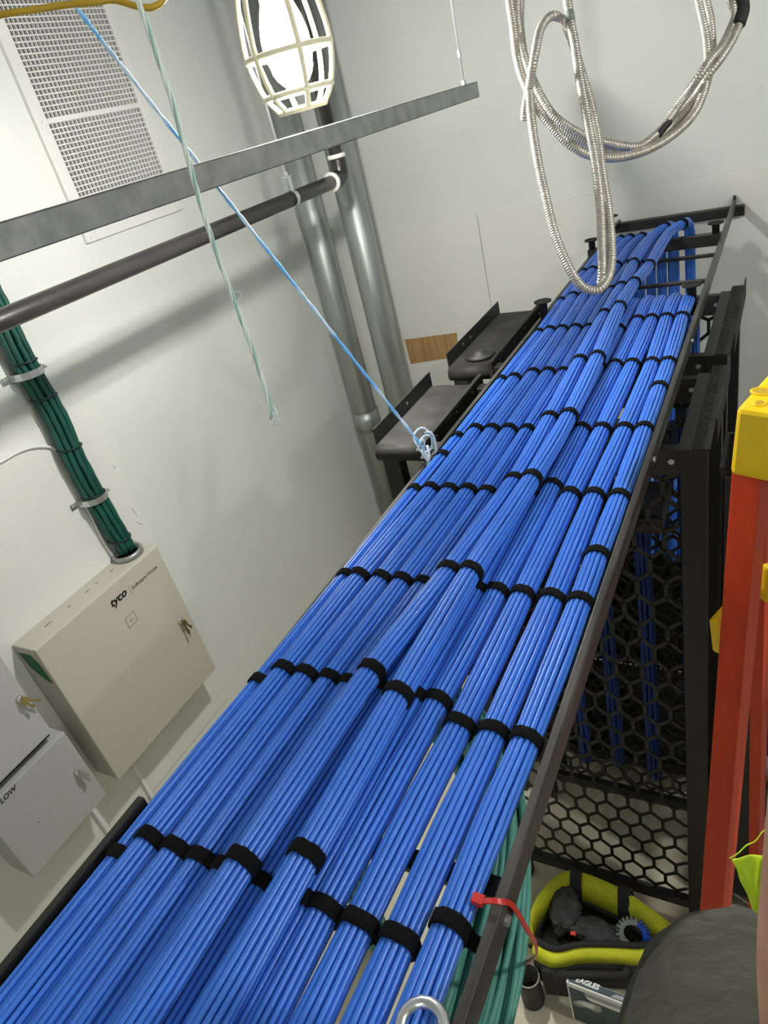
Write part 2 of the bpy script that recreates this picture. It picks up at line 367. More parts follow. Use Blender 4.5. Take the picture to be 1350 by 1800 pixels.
# ---------------------------------------------------------------- vertical galvanised conduits
for i, (x, r, lb) in enumerate(((-2.135, .071, 'left of the two thick galvanised conduits in the back corner'), (-1.885, .073, 'right of the two thick galvanised conduits in the back corner'))):
    c = thing('steel_conduit', lb, 'conduit', (x, 3.2, FLOOR), 'thick conduits in the corner')
    MB().lathe([(r, 0), (r, CEIL-FLOOR)], (x, 3.2, FLOOR), (0, 0, 1), 32).obj('pipe', 'galvp', c, True)
    MB().lathe([(r+.008, 0), (r+.008, .12)], (x, 3.2, -1.62), (0, 0, 1), 32).obj('coupling', 'galvp', c, True)
for x, lb in ((-2.02, 'thinner conduit between and below the two thick ones'),):
    o = MB().lathe([(.02, 0), (.02, 1.45)], (x, 3.33, FLOOR), (0, 0, 1), 14).obj('thin_conduit', 'galvp', smooth=True); tag(o, lb, 'conduit')

# ---------------------------------------------------------------- strut channel and its hanger rods
st = thing('strut_channel', 'galvanised steel strut channel hung level across the upper left', 'strut', (-.9, 1.1, -.062))
sx, sz0, sz1, ya, yb = -.9, -.062, -.018, -.9, 2.47
mb = MB(); t = .0028
mb.box((sx-t, ya, sz0), (sx, yb, sz1)); mb.box((sx-.041, ya, sz0), (sx-.041+t, yb, sz1)); mb.box((sx-.041, ya, sz1-t), (sx, yb, sz1))
mb.box((sx-.010, ya, sz0), (sx, yb, sz0+t)); mb.box((sx-.041, ya, sz0), (sx-.031, yb, sz0+t))
mb.obj('channel', 'galv', st, bevel=.0012)
MB().box((sx-.037, yb-.012, sz0+.004), (sx-.004, yb-.004, sz1-.004)).obj('end_cap', 'galv', st)
for y, lb in ((2.40, 'threaded rod holding the far end of the strut channel'), (-.3, 'threaded rod holding the near end of the strut channel')):
    c = thing('threaded_rod', lb, 'rod', (sx-.02, y, sz1))
    MB().lathe([(.0042, 0), (.0042, CEIL-sz1)], (sx-.02, y, sz1), (0, 0, 1), 8).obj('rod', 'rod', c, True)
    MB().lathe([(.009, 0), (.009, .012)], (sx-.02, y, sz1+.0005), (0, 0, 1), 6).obj('nut', 'zinc', c)
    if y > 0: MB().lathe([(.0062, 0), (.0062, .02)], (sx-.02, y, sz1+.075), (0, 0, 1), 6).obj('coupling', 'zinc', c)

# ---------------------------------------------------------------- black iron pipe with elbow, hanger
XP, ZP, RP = -1.61, -.2265, .026
ip = thing('iron_pipe', 'black iron pipe running under the strut and turning up at an elbow', 'pipe', (XP, .5, ZP))
MB().lathe([(RP, 0), (RP, 2.62+1.5)], (XP, -1.5, ZP), (0, 1, 0), 20).obj('pipe_run', 'iron', ip, True)
ye = 2.68
MB().tube(cr([(XP, ye-.06, ZP), (XP, ye-.03, ZP), (XP, ye+.004, ZP+.009), (XP, ye+.012, ZP+.033), (XP, ye+.014, ZP+.075)], 5), .034, 16).obj('elbow', 'iron', ip, True)
MB().lathe([(RP, 0), (RP, CEIL-ZP-.03)], (XP, ye+.014, ZP+.03), (0, 0, 1), 20).obj('riser', 'iron', ip, True)
MB().lathe([(.037, 0), (.037, .015)], (XP, ye-.075, ZP), (0, 1, 0), 20).obj('thread_seal', 'seal', ip, True)
MB().lathe([(.037, 0), (.037, .015)], (XP, ye+.014, ZP+.075), (0, 0, 1), 20).obj('thread_seal', 'seal', ip, True)
yh = 2.315
hg = thing('pipe_hanger', 'zinc clevis hanger and rod carrying the black iron pipe', 'hanger', (XP, yh, ZP))
mb = MB(); arc = [V((XP+.0285*sin(a), yh, ZP-.0285*cos(a))) for a in [i*pi/8 for i in range(-7, 8)]]
arc = [V((XP-.010, yh, ZP+.075))] + arc + [V((XP+.010, yh, ZP+.075))]
for p, q in zip(arc, arc[1:]): mb.bar(p, q, .020, .0025, (0, 1, 0))
mb.obj('clevis', 'zinc', hg); MB().box((XP-.014, yh-.011, ZP+.073), (XP+.014, yh+.011, ZP+.077)).obj('saddle', 'zinc', hg)
MB().lathe([(.0042, 0), (.0042, CEIL-ZP-.04)], (XP, yh, ZP+.04), (0, 0, 1), 8).obj('rod', 'rod', hg, True)
MB().lathe([(.009, 0), (.009, .012)], (XP, yh, ZP+.078), (0, 0, 1), 6).obj('nut', 'zinc', hg)

# ---------------------------------------------------------------- caged work lamps on a yellow cord
def work_lamp(c, label, bm, k_=1.8):
    c = V(c); L = thing('work_lamp', label, 'lamp', c); Z = lambda z: V((0, 0, z*k_))
    kb = 1.6
    MB().lathe([(r_*kb, h_*kb) for r_, h_ in [(.004, -.062), (.017, -.056), (.025, -.047), (.0295, -.037), (.0285, -.0365)]], c, (0, 0, 1), 20).obj('bulb', bm, L, True)
    MB().lathe([(r_*kb, h_*kb) for r_, h_ in [(.0290, -.0360), (.0325, -.024), (.034, -.008), (.0335, .004), (.030, .02), (.022, .042), (.018, .08), (.016, .115)]], c, (0, 0, 1), 20).obj('bulb_neck', 'neck', L, True)
    MB().lathe([(r_*k_, h_*k_) for r_, h_ in [(.026, 0), (.03, .01), (.03, .07), (.02, .09), (.012, .10)]], c+Z(.075), (0, 0, 1), 18).obj('socket', 'guard', L, True)
    for k in range(6):
        a = 2*pi*k/6+.3; d = V((cos(a), sin(a), 0))*k_
        pts = [c+d*.030+Z(.085), c+d*.046+Z(.05), c+d*.055, c+d*.053+Z(-.03), c+d*.044+Z(-.058), c+d*.030+Z(-.077)]
        MB().tube(cr(pts, 5), .006, 7).obj('guard_wire', 'guard', L, True)
    for r, z in ((.0545, -.015), (.044, -.058), (.030, -.077)):
        MB().tube([c+Z(z)+V((r*k_*cos(2*pi*k/24), r*k_*sin(2*pi*k/24), 0)) for k in range(24)], .006, 7, closed=True).obj('guard_ring', 'guard', L, True)
    return L
work_lamp(LAMP, 'lit caged work lamp hanging in front of the conduits', 'bulb')
work_lamp(LAMP2, 'lit caged work lamp hanging behind the viewpoint', 'bulb2')
work_lamp(FILL_LAMP, 'unseen caged fill lamp added outside the right edge', 'fill_bulb')
cord = [pd(-160, 55, 1.05), pd(0, 26, 1.0), pd(60, 17, 1.0), pd(120, 8, 1.0), pd(190, 0, 1.0), pd(300, -30, 1.02), LAMP+V((-.04, -.10, .42)), LAMP+V((0, 0, .31))]
o = MB().tube(cr(cord, 8), .0045, 8).obj('lamp_cord', 'yellowcord', smooth=True); tag(o, 'yellow lamp cord crossing the top left corner before the vent', 'cord')
o = MB().tube(cr([LAMP+V((0, 0, .31)), LAMP+V((.3, -.3, .45)), LAMP2+V((-.3, .3, .36)), LAMP2+V((0, 0, .31)), LAMP2+V((.6, .5, .38)), FILL_LAMP+V((-.4, -.4, .32)), FILL_LAMP+V((0, 0, .25))], 8), .0045, 8).obj('lamp_cord', 'yellowcord', smooth=True); tag(o, 'yellow lamp cord running back above the viewpoint', 'cord')

# ---------------------------------------------------------------- strings
K = V((-.712, 1.268, -.700))
A = px(395, 345, -1.0); dirn = (A-K).normalized()
end = K + dirn*2.2
bs = thing('pull_string', 'taut light blue pull string tied to the ladder tray', 'string', K)
n = 60
for ph in (0, pi):
    MB().tube([K+(end-K)*(i/n) + (RT*cos(i*2.1+ph)+UP*sin(i*2.1+ph))*.0018 for i in range(n+1)], .0030, 6).obj('strand', 'bluestr', bs, True)
kn = []
for i in range(70):
    a = i/69*2*pi*3.4; kn.append(K + V((.004*cos(a*.31), .022*sin(a*.7+.4), .010+.030*cos(a)+.006*sin(a*2.3))) + V((.016*sin(a*1.3), 0, -.012*sin(a*.4))))
MB().tube(kn, .0026, 6).obj('knot', 'whitestr', bs, True)
MB().tube(cr([K+V((.006, .004, .01)), K+V((.014, -.012, -.012)), K+V((.010, -.03, -.03)), K+V((.012, -.045, -.05))], 6), .0035, 6).obj('loose_end', 'whitestr', bs, True)
T0 = pd(345, 320, .72); tz = lambda Z: V((T0.x, T0.y, Z))
zb = T0.z - (T0 - pz(468, 728, -1)).length*0 ; zlow = None
for k in range(200):
    z = T0.z - k*.005; q = tz(z); d = q.dot(FW); yy = 900 - FPX*q.dot(UP)/d
    if yy > 728: zlow = z; break
tw = thing('green_twine', 'frayed pale green twine hanging straight down in front of the strut', 'twine', (T0.x, T0.y, zlow))
for ph, m in ((0, 'twine'), (2.1, 'twine2'), (4.2, 'twine')):
    pts = []; L_ = CEIL-zlow; nn_ = int(L_/.004)
    for i in range(nn_+1):
        z = zlow + L_*i/nn_; a = z/.035*2*pi*.55+ph; sw = .004*sin(z*9)+.0025*sin(z*23)
        rr = .0015 if i > 6 else .0015+(6-i)*.0006
        pts.append(V((T0.x+sw+rr*cos(a), T0.y+rr*sin(a), z)))
    MB().tube(pts, .0016, 5).obj('strand', m, tw, True)
for k, (f, s_) in enumerate(((.155, 1), (.135, -1), (.10, -1), (.075, 1), (.07, -1), (.03, -1))):
    p = tz(zlow+f); r_ = RT*s_
    MB().tube(cr([p, p+r_*.007+UP*.002*(k%3), p+r_*(.008+.004*(k%2))-UP*.004, p+r_*.006-UP*(.008+.006*(k%2)), p-UP*.013], 5), .0004, 4).obj('loose_fibre', 'twine', tw, True)
for s_ in (-1, -.3, .5, 1): MB().tube([tz(zlow), tz(zlow-.006)+RT*.004*s_, tz(zlow-.012)+RT*.006*s_], .0007, 4).obj('loose_fibre', 'twine', tw, True)

# ---------------------------------------------------------------- ladder tray (cable runway)
XL0, XR0 = -.716, -.226
tray = thing('ladder_tray', 'black steel ladder tray carrying the blue cables to the back wall', 'cable tray', (-.47, 1.4, -.74))
TT, TBm = -.702, -.742
MB().box((XR0-.001, -.7, TBm), (XR0+.011, WB-.012, TT)).obj('stringer', 'railtop', tray, bevel=.002)
MB().box((XL0+.004, -.7, TBm-.012), (XL0+.016, WB-.012, TT-.020)).obj('stringer', 'railtop', tray, bevel=.002)
MB().box((XL0-.008, -.7, TBm-.01), (XL0+.0035, .315, TT-.003)).obj('splice_plate', 'black', tray, bevel=.002)
MB().box((XL0-.013, -.12, TBm-.004), (XL0-.0085, .21, TT-.008)).obj('splice_bar', 'railtop', tray, bevel=.002)
y = -.55
while y < 3.4:
    MB().box((XL0+.0015, y-.012, -.7425), (XR0-.0015, y+.012, -.7335)).obj('rung', 'black', tray); y += .305
MB().box((XL0-.02, WB-.05, -.775), (XR0+.045, WB-.0095, -.735)).obj('wall_angle', 'black', tray, bevel=.002)
for y in (2.955,):
    MB().box((XL0+.0015, y-.012, -.742), (XR0-.0015, y+.012, -.700)).obj('cross_bar', 'black', tray)
for (x, y) in ((-.246, 2.965), (-.248, 2.225), (-.690, 2.205), (-.700, 2.965), (-.70, 3.36)):
    MB().lathe([(.013, -.075), (.013, -.008), (.028, -.004), (.028, 0), (.020, .0005), (.018, -.002)], (x, y, -.662), (0, 0, 1), 18).obj('retaining_post', 'dusty', tray, True)
MB().tube([V((XR0+.005, WB-.035, -.72))+V((0, .02*cos(a), .026*sin(a)-.0)) for a in [i*2*pi/16 for i in range(16)]], .006, 6, closed=True).obj('eye_bolt', 'black', tray, True)
for y in (.33, 1.28, 1.92): MB().lathe([(.006, 0), (.006, .004)], (XR0+.011, y, -.722), (1, 0, 0), 8).obj('bolt', 'zinc', tray)
MB().tube([V((-.248, .205, -.695))+V((.020*cos(a), .020*sin(a), 0)) for a in [i*2*pi/16 for i in range(16)]], .006, 8, closed=True).obj('eye_bolt', 'zinc', tray, True)

# ---------------------------------------------------------------- blue cable bundles
ZC, ZR = -.7115, -.673
# paths are (x, y) of the strap tops; z given per bundle
BUN = [
 ('b1', 'leftmost blue cable bundle on the tray, thin and against the left stringer', -.713, .0150, 10, [(-.688,-.6),(-.686,.24),(-.682,.53),(-.676,.80),(-.670,1.11),(-.667,1.26),(-.665,1.36),(-.664,1.69),(-.662,2.03),(-.668,2.35),(-.668,2.66)], 'far'),
 ('b2', 'blue cable bundle second from the left on the tray', ZC, .0190, 24, [(-.664,-.6),(-.660,.26),(-.652,.56),(-.645,.81),(-.631,1.12),(-.629,1.37),(-.627,1.69),(-.627,2.03),(-.636,2.36),(-.636,2.66)], 'far'),
 ('b3', 'blue cable bundle third from the left on the tray', ZC, .0190, 24, [(-.620,-.6),(-.615,.26),(-.611,.56),(-.600,.81),(-.589,1.12),(-.588,1.38),(-.585,1.70),(-.590,2.04),(-.598,2.38),(-.600,2.68)], 'far'),
 ('b4', 'blue cable bundle fourth from the left on the tray', ZC, .0190, 24, [(-.577,-.6),(-.573,.26),(-.567,.56),(-.558,.80),(-.547,1.12),(-.546,1.37),(-.543,1.70),(-.549,2.05),(-.556,2.39),(-.556,2.69)], 'far'),
 ('b5', 'blue cable bundle fifth from the left, dipping beside a raised bundle', ZC-.002, .0188, 24, [(-.536,-.6),(-.535,.27),(-.531,.56),(-.517,.80),(-.506,1.12),(-.503,1.37),(-.503,1.70),(-.509,2.05),(-.514,2.39),(-.512,2.69)], 'far'),
 ('b6', 'raised blue cable bundle lying on top left of the tray middle', None, .0188, 24, [(-.500,-.6,ZR),(-.494,.28,ZR),(-.485,.56,ZR),(-.462,.80,ZR-.002),(-.444,1.12,ZR-.008),(-.447,1.38,ZR-.008),(-.457,1.70,ZR-.008),(-.468,2.06,ZR-.01),(-.470,2.34,ZR-.012),(-.478,2.62,ZR-.012)], 'far'),
 ('b6l', 'low blue cable bundle under the left raised bundle', ZC, .0188, 24, [(-.492,-.6),(-.487,.27),(-.481,.56),(-.470,.81),(-.462,1.12),(-.461,1.37),(-.463,1.70),(-.467,2.05),(-.470,2.38),(-.468,2.66)], 'far'),
 ('b7', 'raised blue cable bundle crossing on top at the tray middle', None, .0188, 24, [(-.428,-.6,ZR),(-.427,.30,ZR),(-.427,.55,ZR),(-.423,.82,ZR),(-.409,1.12,ZR-.002),(-.404,1.38,ZR-.002),(-.413,1.72,ZR),(-.431,2.09,ZR),(-.430,2.34,ZR-.003),(-.417,2.55,ZR-.008)], 'far'),
 ('b7l', 'low blue cable bundle right under the right raised bundle', ZC, .0188, 24, [(-.428,-.6),(-.426,.28),(-.425,.56),(-.421,.82),(-.421,1.12),(-.420,1.38),(-.420,1.73),(-.420,2.02)], 'drop'),
 ('b8', 'blue cable bundle fourth from the right stringer', ZC, .0190, 24, [(-.398,-.6),(-.397,.28),(-.390,.57),(-.385,.81),(-.381,1.13),(-.379,1.39),(-.376,1.74),(-.377,2.06)], 'drop'),
 ('b9', 'blue cable bundle third from the right stringer', ZC, .0190, 24, [(-.356,-.6),(-.353,.27),(-.345,.55),(-.342,.81),(-.339,1.11),(-.336,1.38),(-.335,1.73),(-.338,2.06)], 'drop'),
 ('b10', 'blue cable bundle second from the right stringer', ZC, .0190, 24, [(-.312,-.6),(-.306,.27),(-.298,.55),(-.294,.81),(-.294,1.12),(-.289,1.38),(-.288,1.74),(-.298,2.07)], 'drop'),
 ('b11', 'rightmost blue cable bundle on the tray beside the right stringer', ZC, .0190, 22, [(-.268,-.6),(-.262,.31),(-.255,.54),(-.251,.80),(-.251,.94),(-.249,1.12),(-.249,1.38),(-.249,1.58),(-.249,1.73),(-.257,2.06)], 'drop'),
]
def sm(seed, s): return sin(s*5.1+seed*1.7)*.5 + sin(s*9.7+seed*3.1)*.3 + sin(s*15.3+seed*5.3)*.2
for bi, (key, label, zc, Rb, nc, pts, endk) in enumerate(BUN):
    P = [V((p[0], p[1], (p[2] if len(p) > 2 else zc) - 0)) for p in pts]
    straps = [p.copy() for p in P[1:]]
    l = P[-1]
    if endk == 'drop':
        yd = 2.285 + .012*(bi % 2)
        P += [V((l.x, 2.20, l.z+.004)), V((l.x, yd-.01, l.z-.008)), V((l.x, yd+.035, l.z-.05)), V((l.x, yd+.05, l.z-.14)), V((l.x, yd+.05, l.z-.35)), V((l.x, yd+.045, -1.5)), V((l.x, yd+.03, -1.75))]
    else:
        xo = l.x + (.035 if key not in ('b6', 'b7') else .05)
        zz = l.z
        P += [V((l.x+.012, 2.92, zz+.010)), V((xo, 3.02, zz+.016)), V((xo+.01, 3.085, zz+.004)), V((xo+.014, 3.125, zz-.05)), V((xo+.014, 3.13, zz-.16)), V((xo+.014, 3.12, zz-.5)), V((xo+.014, 3.1, -1.6))]
        straps.append(V((xo, 3.015, zz+.016)))
    path = resample(cr(P, 14), .03)
    # arc-length stations of the straps
    sidx = sorted(min(range(len(path)), key=lambda i: (path[i]-s_).length) for s_ in straps)
    root = thing('blue_cable_bundle', label, 'cables', path[sidx[len(sidx)//2]])
    r = .0035 if Rb > .017 else .0033
    n_out = 13 if nc > 20 else 7; offs = []
    for k in range(nc):
        if k < n_out: offs.append((Rb-r, 2*pi*k/n_out+bi))
        elif k < nc-2: m_ = nc-2-n_out; offs.append(((Rb-r)*.58, 2*pi*(k-n_out)/m_+.2+bi))
        else: offs.append(((Rb-r)*.18, pi*(k-nc)+bi))
    frames = []; nn = V((0, 0, 1))
    for i, p in enumerate(path):
        t = (path[min(i+1, len(path)-1)]-path[max(i-1, 0)]).normalized(); nn = (nn-t*nn.dot(t)).normalized(); frames.append((nn.copy(), t.cross(nn), t))
    def loose(i):
        d = min(abs(i-j) for j in sidx); return min(1, d/4.5)
    for k, (rr, an) in enumerate(offs):
        q = []
        for i, p in enumerate(path):
            lo = loose(i); nv, bv, _ = frames[i]; s_ = i*.03
            a = an + .07*sin(s_*.9+bi) + lo*.055*sm(k+bi*40, s_*.45); rad = rr*(.96+.07*lo) + lo*.0005*sm(k*2.3+bi*11+5, s_*.6)
            q.append(p + nv*(rad*cos(a)*(1-.10*lo)) + bv*(rad*sin(a)*(1+.06*lo)))
        cm = 'blue' if (key not in ('b3', 'b4', 'b5')) else 'blue'
        MB().tube(q, r, 6, cap=True).obj('cable', cm, root, True)
    for j in sidx:
        if path[j].y > 3.3: continue
        ring(path[j], frames[j][2], Rb+.0002, .0165, .0024, 'strap', 'velcro', root, 20)
    if key in ('b6l', 'b8', 'b9', 'b10', 'b11', 'b3'):
        j = sidx[0]; b_ = frames[j][1]
        MB().bar(path[j]-b_*(-Rb*.8)+V((0, 0, -.006)), path[j]+b_*(Rb+.014)+V((0, 0, -.020)), .016, .0028, frames[j][2]).obj('strap_tail', 'velcro', root)

# blue drops inside the racks, seen through the mesh
for i, (x, y, lb) in enumerate(((-.33, 1.72, 'shaded blue cables dropping inside the near rack, nearest its right post'), (-.46, 1.74, 'shaded blue cables dropping inside the near rack, at the middle'), (-.58, 1.73, 'shaded blue cables dropping inside the near rack, at the left'), (-.255, 2.10, 'blue cables dropping inside the far rack by its right post'))):
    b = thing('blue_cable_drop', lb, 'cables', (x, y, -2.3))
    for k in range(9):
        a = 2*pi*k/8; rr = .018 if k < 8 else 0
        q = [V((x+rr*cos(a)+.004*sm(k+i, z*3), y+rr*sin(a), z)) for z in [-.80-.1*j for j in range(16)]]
        MB().tube(q, .0065, 6).obj('cable', 'blue_shade', b, True)

# ---------------------------------------------------------------- equipment racks under the tray
def hexmesh(y, x0, x1, z0, z1, parent, pw=.070, pr=.0755, bar=.0105, th=.004):
    # one lattice panel: hexagonal holes left between bars (kept as one part)
    mb = MB(); hw = pw/2; vh = pr*2/3; top = pr/3
    def seg(a, b):
        (xa, za), (xb, zb_) = a, b
        if max(xa, xb) < x0 or min(xa, xb) > x1 or max(za, zb_) < z0 or min(za, zb_) > z1: return
        def clip(p): return (min(max(p[0], x0), x1), min(max(p[1], z0), z1))
        a = clip(a); b = clip(b)
        if abs(a[0]-b[0])+abs(a[1]-b[1]) < .002: return
        mb.bar((a[0], y, a[1]), (b[0], y, b[1]), bar, th, V((b[1]-a[1], 0, -(b[0]-a[0]))))
    rows = int((z1-z0)/pr)+2; cols = int((x1-x0)/pw)+2
    for j in range(-1, rows):
        for i in range(-1, cols):
            cx = x0 + i*pw + (hw if j % 2 else 0); cz = z0 + j*pr
            e, t = pr*.6/2, pr*.4
            seg((cx, cz+e+t), (cx-hw, cz+e)); seg((cx, cz+e+t), (cx+hw, cz+e)); seg((cx+hw, cz+e), (cx+hw, cz-e))
    return mb.obj('mesh_panel', 'mesh', parent)
def rack(y0, y1, label, name='equipment_rack'):
    r = thing(name, label, 'rack', (-.5, (y0+y1)/2, FLOOR), 'racks under the tray')
    ztop = -.782
    # left top channel: plate with two upturned flanges and a rolled near lip
    pl = MB(); pl.box((-.955, y0, ztop-.004), (-.812, y1, ztop))
    pl.obj('top_plate', 'dusty', r, bevel=.001)
    MB().tube([(-.955, y0, ztop-.024), (-.812, y0, ztop-.024)], .024, 16).obj('rolled_lip', 'dusty', r, True)
    MB().box((-.959, y0, ztop-.004), (-.9555, y1+.01, ztop+.043)).obj('flange', 'black', r)
    MB().box((-.8115, y0-.02, ztop-.05), (-.800, y1+.045, ztop+.014)).obj('flange', 'dusty', r)
    for y in (y0+.14, y0+.21): MB().lathe([(.005, 0), (.005, .001)], (-.9555, y, ztop+.022), (1, 0, 0), 8).obj('bolt_hole', 'alu', r)
    for y in (y0+.05, y0+.20, y0+.33): MB().lathe([(.006, 0), (.005, .004)], (-.800, y, ztop-.006), (1, 0, 0), 8).obj('bolt', 'black', r)
    # right top channel, a punched strip
    MB().box((-.162, y0-.018, ztop-.004), (-.126, y1+.06, ztop)).obj('top_strip', 'dusty', r, bevel=.001)
    MB().box((-.192, y0-.018, ztop-.012), (-.1625, y1+.02, ztop-.003)).obj('side_rail', 'mesh', r)
    MB().box((-.1255, y0+.10, ztop-.05), (-.122, y1+.10, ztop+.012)).obj('flange', 'dusty', r)
    for k in range(9): MB().lathe([(.004, 0), (.004, .0006)], (-.147, y0+.08+k*.035, ztop), (0, 0, 1), 8).obj('bolt_hole', 'black', r)
    for x, w_ in ((-.93, .05), (-.80, .05), (-.175, .055)):
        for y in (y0+.004, y1-.004):
            MB().box((x-.012, y-.02, FLOOR+.001), (x+w_-.012, y+.02, ztop-.005)).obj('post', 'mesh', r, bevel=.002)
    for y in (y0, y1):
        MB().box((-.765, y-.012, FLOOR+.12), (-.187, y+.012, FLOOR+.165)).obj('bottom_rail', 'black', r)
        MB().box((-.76, y-.012, ztop-.07), (-.187, y+.012, ztop-.005)).obj('top_rail', 'black', r)
        hexmesh(y, -.752, -.192, FLOOR+.165, ztop-.07, r)
        MB().lathe([(.007, 0), (.007, .001)], (-.205, y-.013, ztop-.035), (0, -1, 0), 8).obj('bolt_hole', 'alu', r)
    return r
RN = rack(1.45, 1.83, 'nearer black rack with hexagon mesh end panels below the tray')
RF = rack(1.985, 2.50, 'farther black rack with hexagon mesh end panels below the tray')
MB().box((-.76, 1.99, FLOOR+.168), (-.19, 2.49, FLOOR+.178)).obj('shade_pan', 'mesh', RF)  # added black sheet, darkens the floor seen through the mesh
MB().box((-.7605, 1.99, FLOOR+.18), (-.757, 2.49, -.9)).obj('shade_side', 'mesh', RF)  # added black sheet, keeps the far rack's inside dark
MB().box((-.7605, 1.475, -2.1), (-.757, 1.81, -.9)).obj('shade_side', 'mesh', RN)  # added black sheet, keeps the near rack's inside dark
MB().box((-.755, 2.515, FLOOR+.17), (-.19, 2.519, -1.62)).obj('shade_end', 'mesh', RF)  # added black sheet, hides the lit floor beyond the far rack
o = MB().lathe([(.048, 0), (.050, .006), (.048, .012), (.022, .013), (.020, .022), (.008, .023)], (-.872, 2.055, -.7815), (0, 0, 1), 28).obj('cable_spool_cap', 'rubber', smooth=True)
tag(o, 'round black rubber cap lying on the farther rack top plate', 'cap')
# vertical manager on the right of the near rack
vm = thing('vertical_manager', 'black vertical cable manager standing on the right of the near rack', 'cable manager', (-.04, 1.5, FLOOR))
MB().box((-.118, 1.56, FLOOR+.001), (-.108, 1.74, -.90)).obj('side', 'black', vm); MB().box((.055, 1.56, FLOOR+.001), (.065, 1.74, -.90)).obj('side', 'black', vm)
MB().box((-.1075, 1.73, FLOOR+.001), (.0545, 1.74, -.90)).obj('back', 'black', vm); MB().box((-.1075, 1.55, FLOOR+.10), (.0545, 1.556, -.92)).obj('door', 'black', vm, bevel=.002)
MB().box((-.1145, 1.545, FLOOR+.1), (-.110, 1.5595, -.92)).obj('hinge', 'dusty', vm)
for (y0, y1, x0, x1, z, lb) in ((1.50, 1.78, -.70, -.24, -1.06, 'upper dark patch shelf inside the near rack'), (2.04, 2.44, -.70, -.24, -1.2, 'upper dark patch shelf inside the far rack')):
    c = thing('patch_shelf', lb, 'shelf', ((x0+x1)/2, (y0+y1)/2, z))
    MB().box((x0, y0+.0, z), (x1, y1-.1, z+.045)).obj('chassis', 'black', c, bevel=.002)
    for k in range(8): MB().box((x0+.03+k*.05, y0-.004, z+.012), (x0+.055+k*.05, y0-.0005, z+.032)).obj('port', 'rubber', c)

# ---------------------------------------------------------------- teal bundle below the tray, red tie
tb = thing('teal_cable_bundle', 'thick bundle of teal cables hanging under the right edge of the tray', 'cables', (-.28, .4, -1.0))
tp = resample(cr([(-.31, -.7, -.90), (-.30, -.2, -.97), (-.298, .15, -1.01), (-.302, .30, -1.02), (-.316, .44, -1.00), (-.35, .58, -.97), (-.43, .70, -.96), (-.56, .78, -.98), (-.80, .88, -1.15), (-1.1, .96, -1.7), (-1.25, 1.0, -2.68)], 10), .03)
for k in range(48):
    a = 2*pi*k/26; rr = .043 if k < 26 else .030
    if k >= 26: a = 2*pi*k/22
    q = []; nn = V((0, 0, 1))
    for i, p in enumerate(tp):
        t = (tp[min(i+1, len(tp)-1)]-tp[max(i-1, 0)]).normalized(); nn = (nn-t*nn.dot(t)).normalized(); bv = t.cross(nn)
        aa = a + i*.04 + .3*sm(k, i*.02); r2 = rr*(1+.25*sm(k+9, i*.03))
        q.append(p + nn*(r2*cos(aa)*1.15) + bv*(r2*sin(aa)))
    MB().tube(q, .0056, 5).obj('cable', 'teal', tb, True)
o = thing('zip_tie', 'red zip tie looped from the tray stringer around the teal cables', 'zip tie', (XR0, .33, -.70))
zp = [V((-.245, .330, -.715)), V((-.236, .328, -.697)), V((-.218, .334, -.697)), V((-.212, .345, -.72)), V((-.211, .36, -.79)), V((-.216, .38, -.86)), V((-.226, .395, -.92)), V((-.240, .41, -.97)), V((-.262, .42, -1.02))]
zc_ = cr(zp, 6); mb = MB()
for p, q in zip(zc_, zc_[1:]): mb.bar(p, q, .0055, .002, (0, 1, 0))
mb.obj('band', 'red', o); MB().box((-.246, .324, -.7015), (-.234, .334, -.6945)).obj('head', 'red', o)

# ---------------------------------------------------------------- flexible steel conduit, hanging coils
def flex(name_parts, parent, r=.0086, m='flex'):
    for pts in name_parts:
        P = resample(cr([pd(*p) for p in pts], 10), .0013)
        rad = [r*(.88, 1.04, 1.06, 1.02)[i % 4] for i in range(len(P))]
        MB().tube(P, rad, 9).obj('conduit_strand', m, parent, True)
def c5(L, D): return [(880+x/2.872, y/2.872, D+dd) for x, y, dd in L]
coil = thing('flexible_conduit_coil', 'wide coil of bare flexible steel conduit hanging from above, taped at the right', 'conduit', pd(1080, 150, 1.4))
flex([c5([(20,-300,.02),(35,-120,0),(45,0,0),(65,140,0),(85,300,0),(130,440,0),(210,580,0),(330,715,0),(450,785,0),(580,797,0),(720,765,0),(850,695,0),(960,595,0),(1020,480,0),(1043,350,0),(1038,200,0),(1010,60,0),(990,-20,0),(950,-150,0),(850,-300,0)], 1.42),
      c5([(60,-250,.02),(80,-60,0),(85,100,.01),(112,260,.02),(175,430,.03),(265,580,.03),(395,672,.03),(520,718,.03),(680,742,.03),(760,700,.03),(830,625,.03),(920,500,.02),(1000,390,-.02),(1060,300,-.03),(1115,235,-.02),(1160,150,0),(1178,70,0),(1165,0,0),(1130,-120,.02)], 1.42),
      c5([(95,-200,.05),(100,0,.05),(100,150,.04),(140,380,.04),(230,560,.05),(330,660,.055),(440,722,.055),(560,762,.05),(690,750,.045),(800,690,.04),(900,590,.04),(985,480,.03),(1050,375,-.01),(1115,290,-.02),(1180,180,-.01),(1215,70,0),(1220,-100,.01)], 1.42),
      c5([(1020,-150,.03),(1036,0,.03),(1058,100,.03),(1066,250,.03),(1045,400,.03),(1000,520,.035),(900,640,.05),(760,735,.06),(600,770,.07),(470,748,.075),(360,690,.075)], 1.42)], coil)
def tapeband(pts, r, parent): MB().tube(cr([pd(*p) for p in pts], 4), r, 10).obj('tape_wrap', 'rubber', parent, True)
tapeband(c5([(1198,-40,0),(1222,30,0),(1218,70,0),(1200,125,0)], 1.415), .0135, coil)
tapeband(c5([(848,612,.03),(820,645,.03),(792,680,.03)], 1.42), .0092, coil)
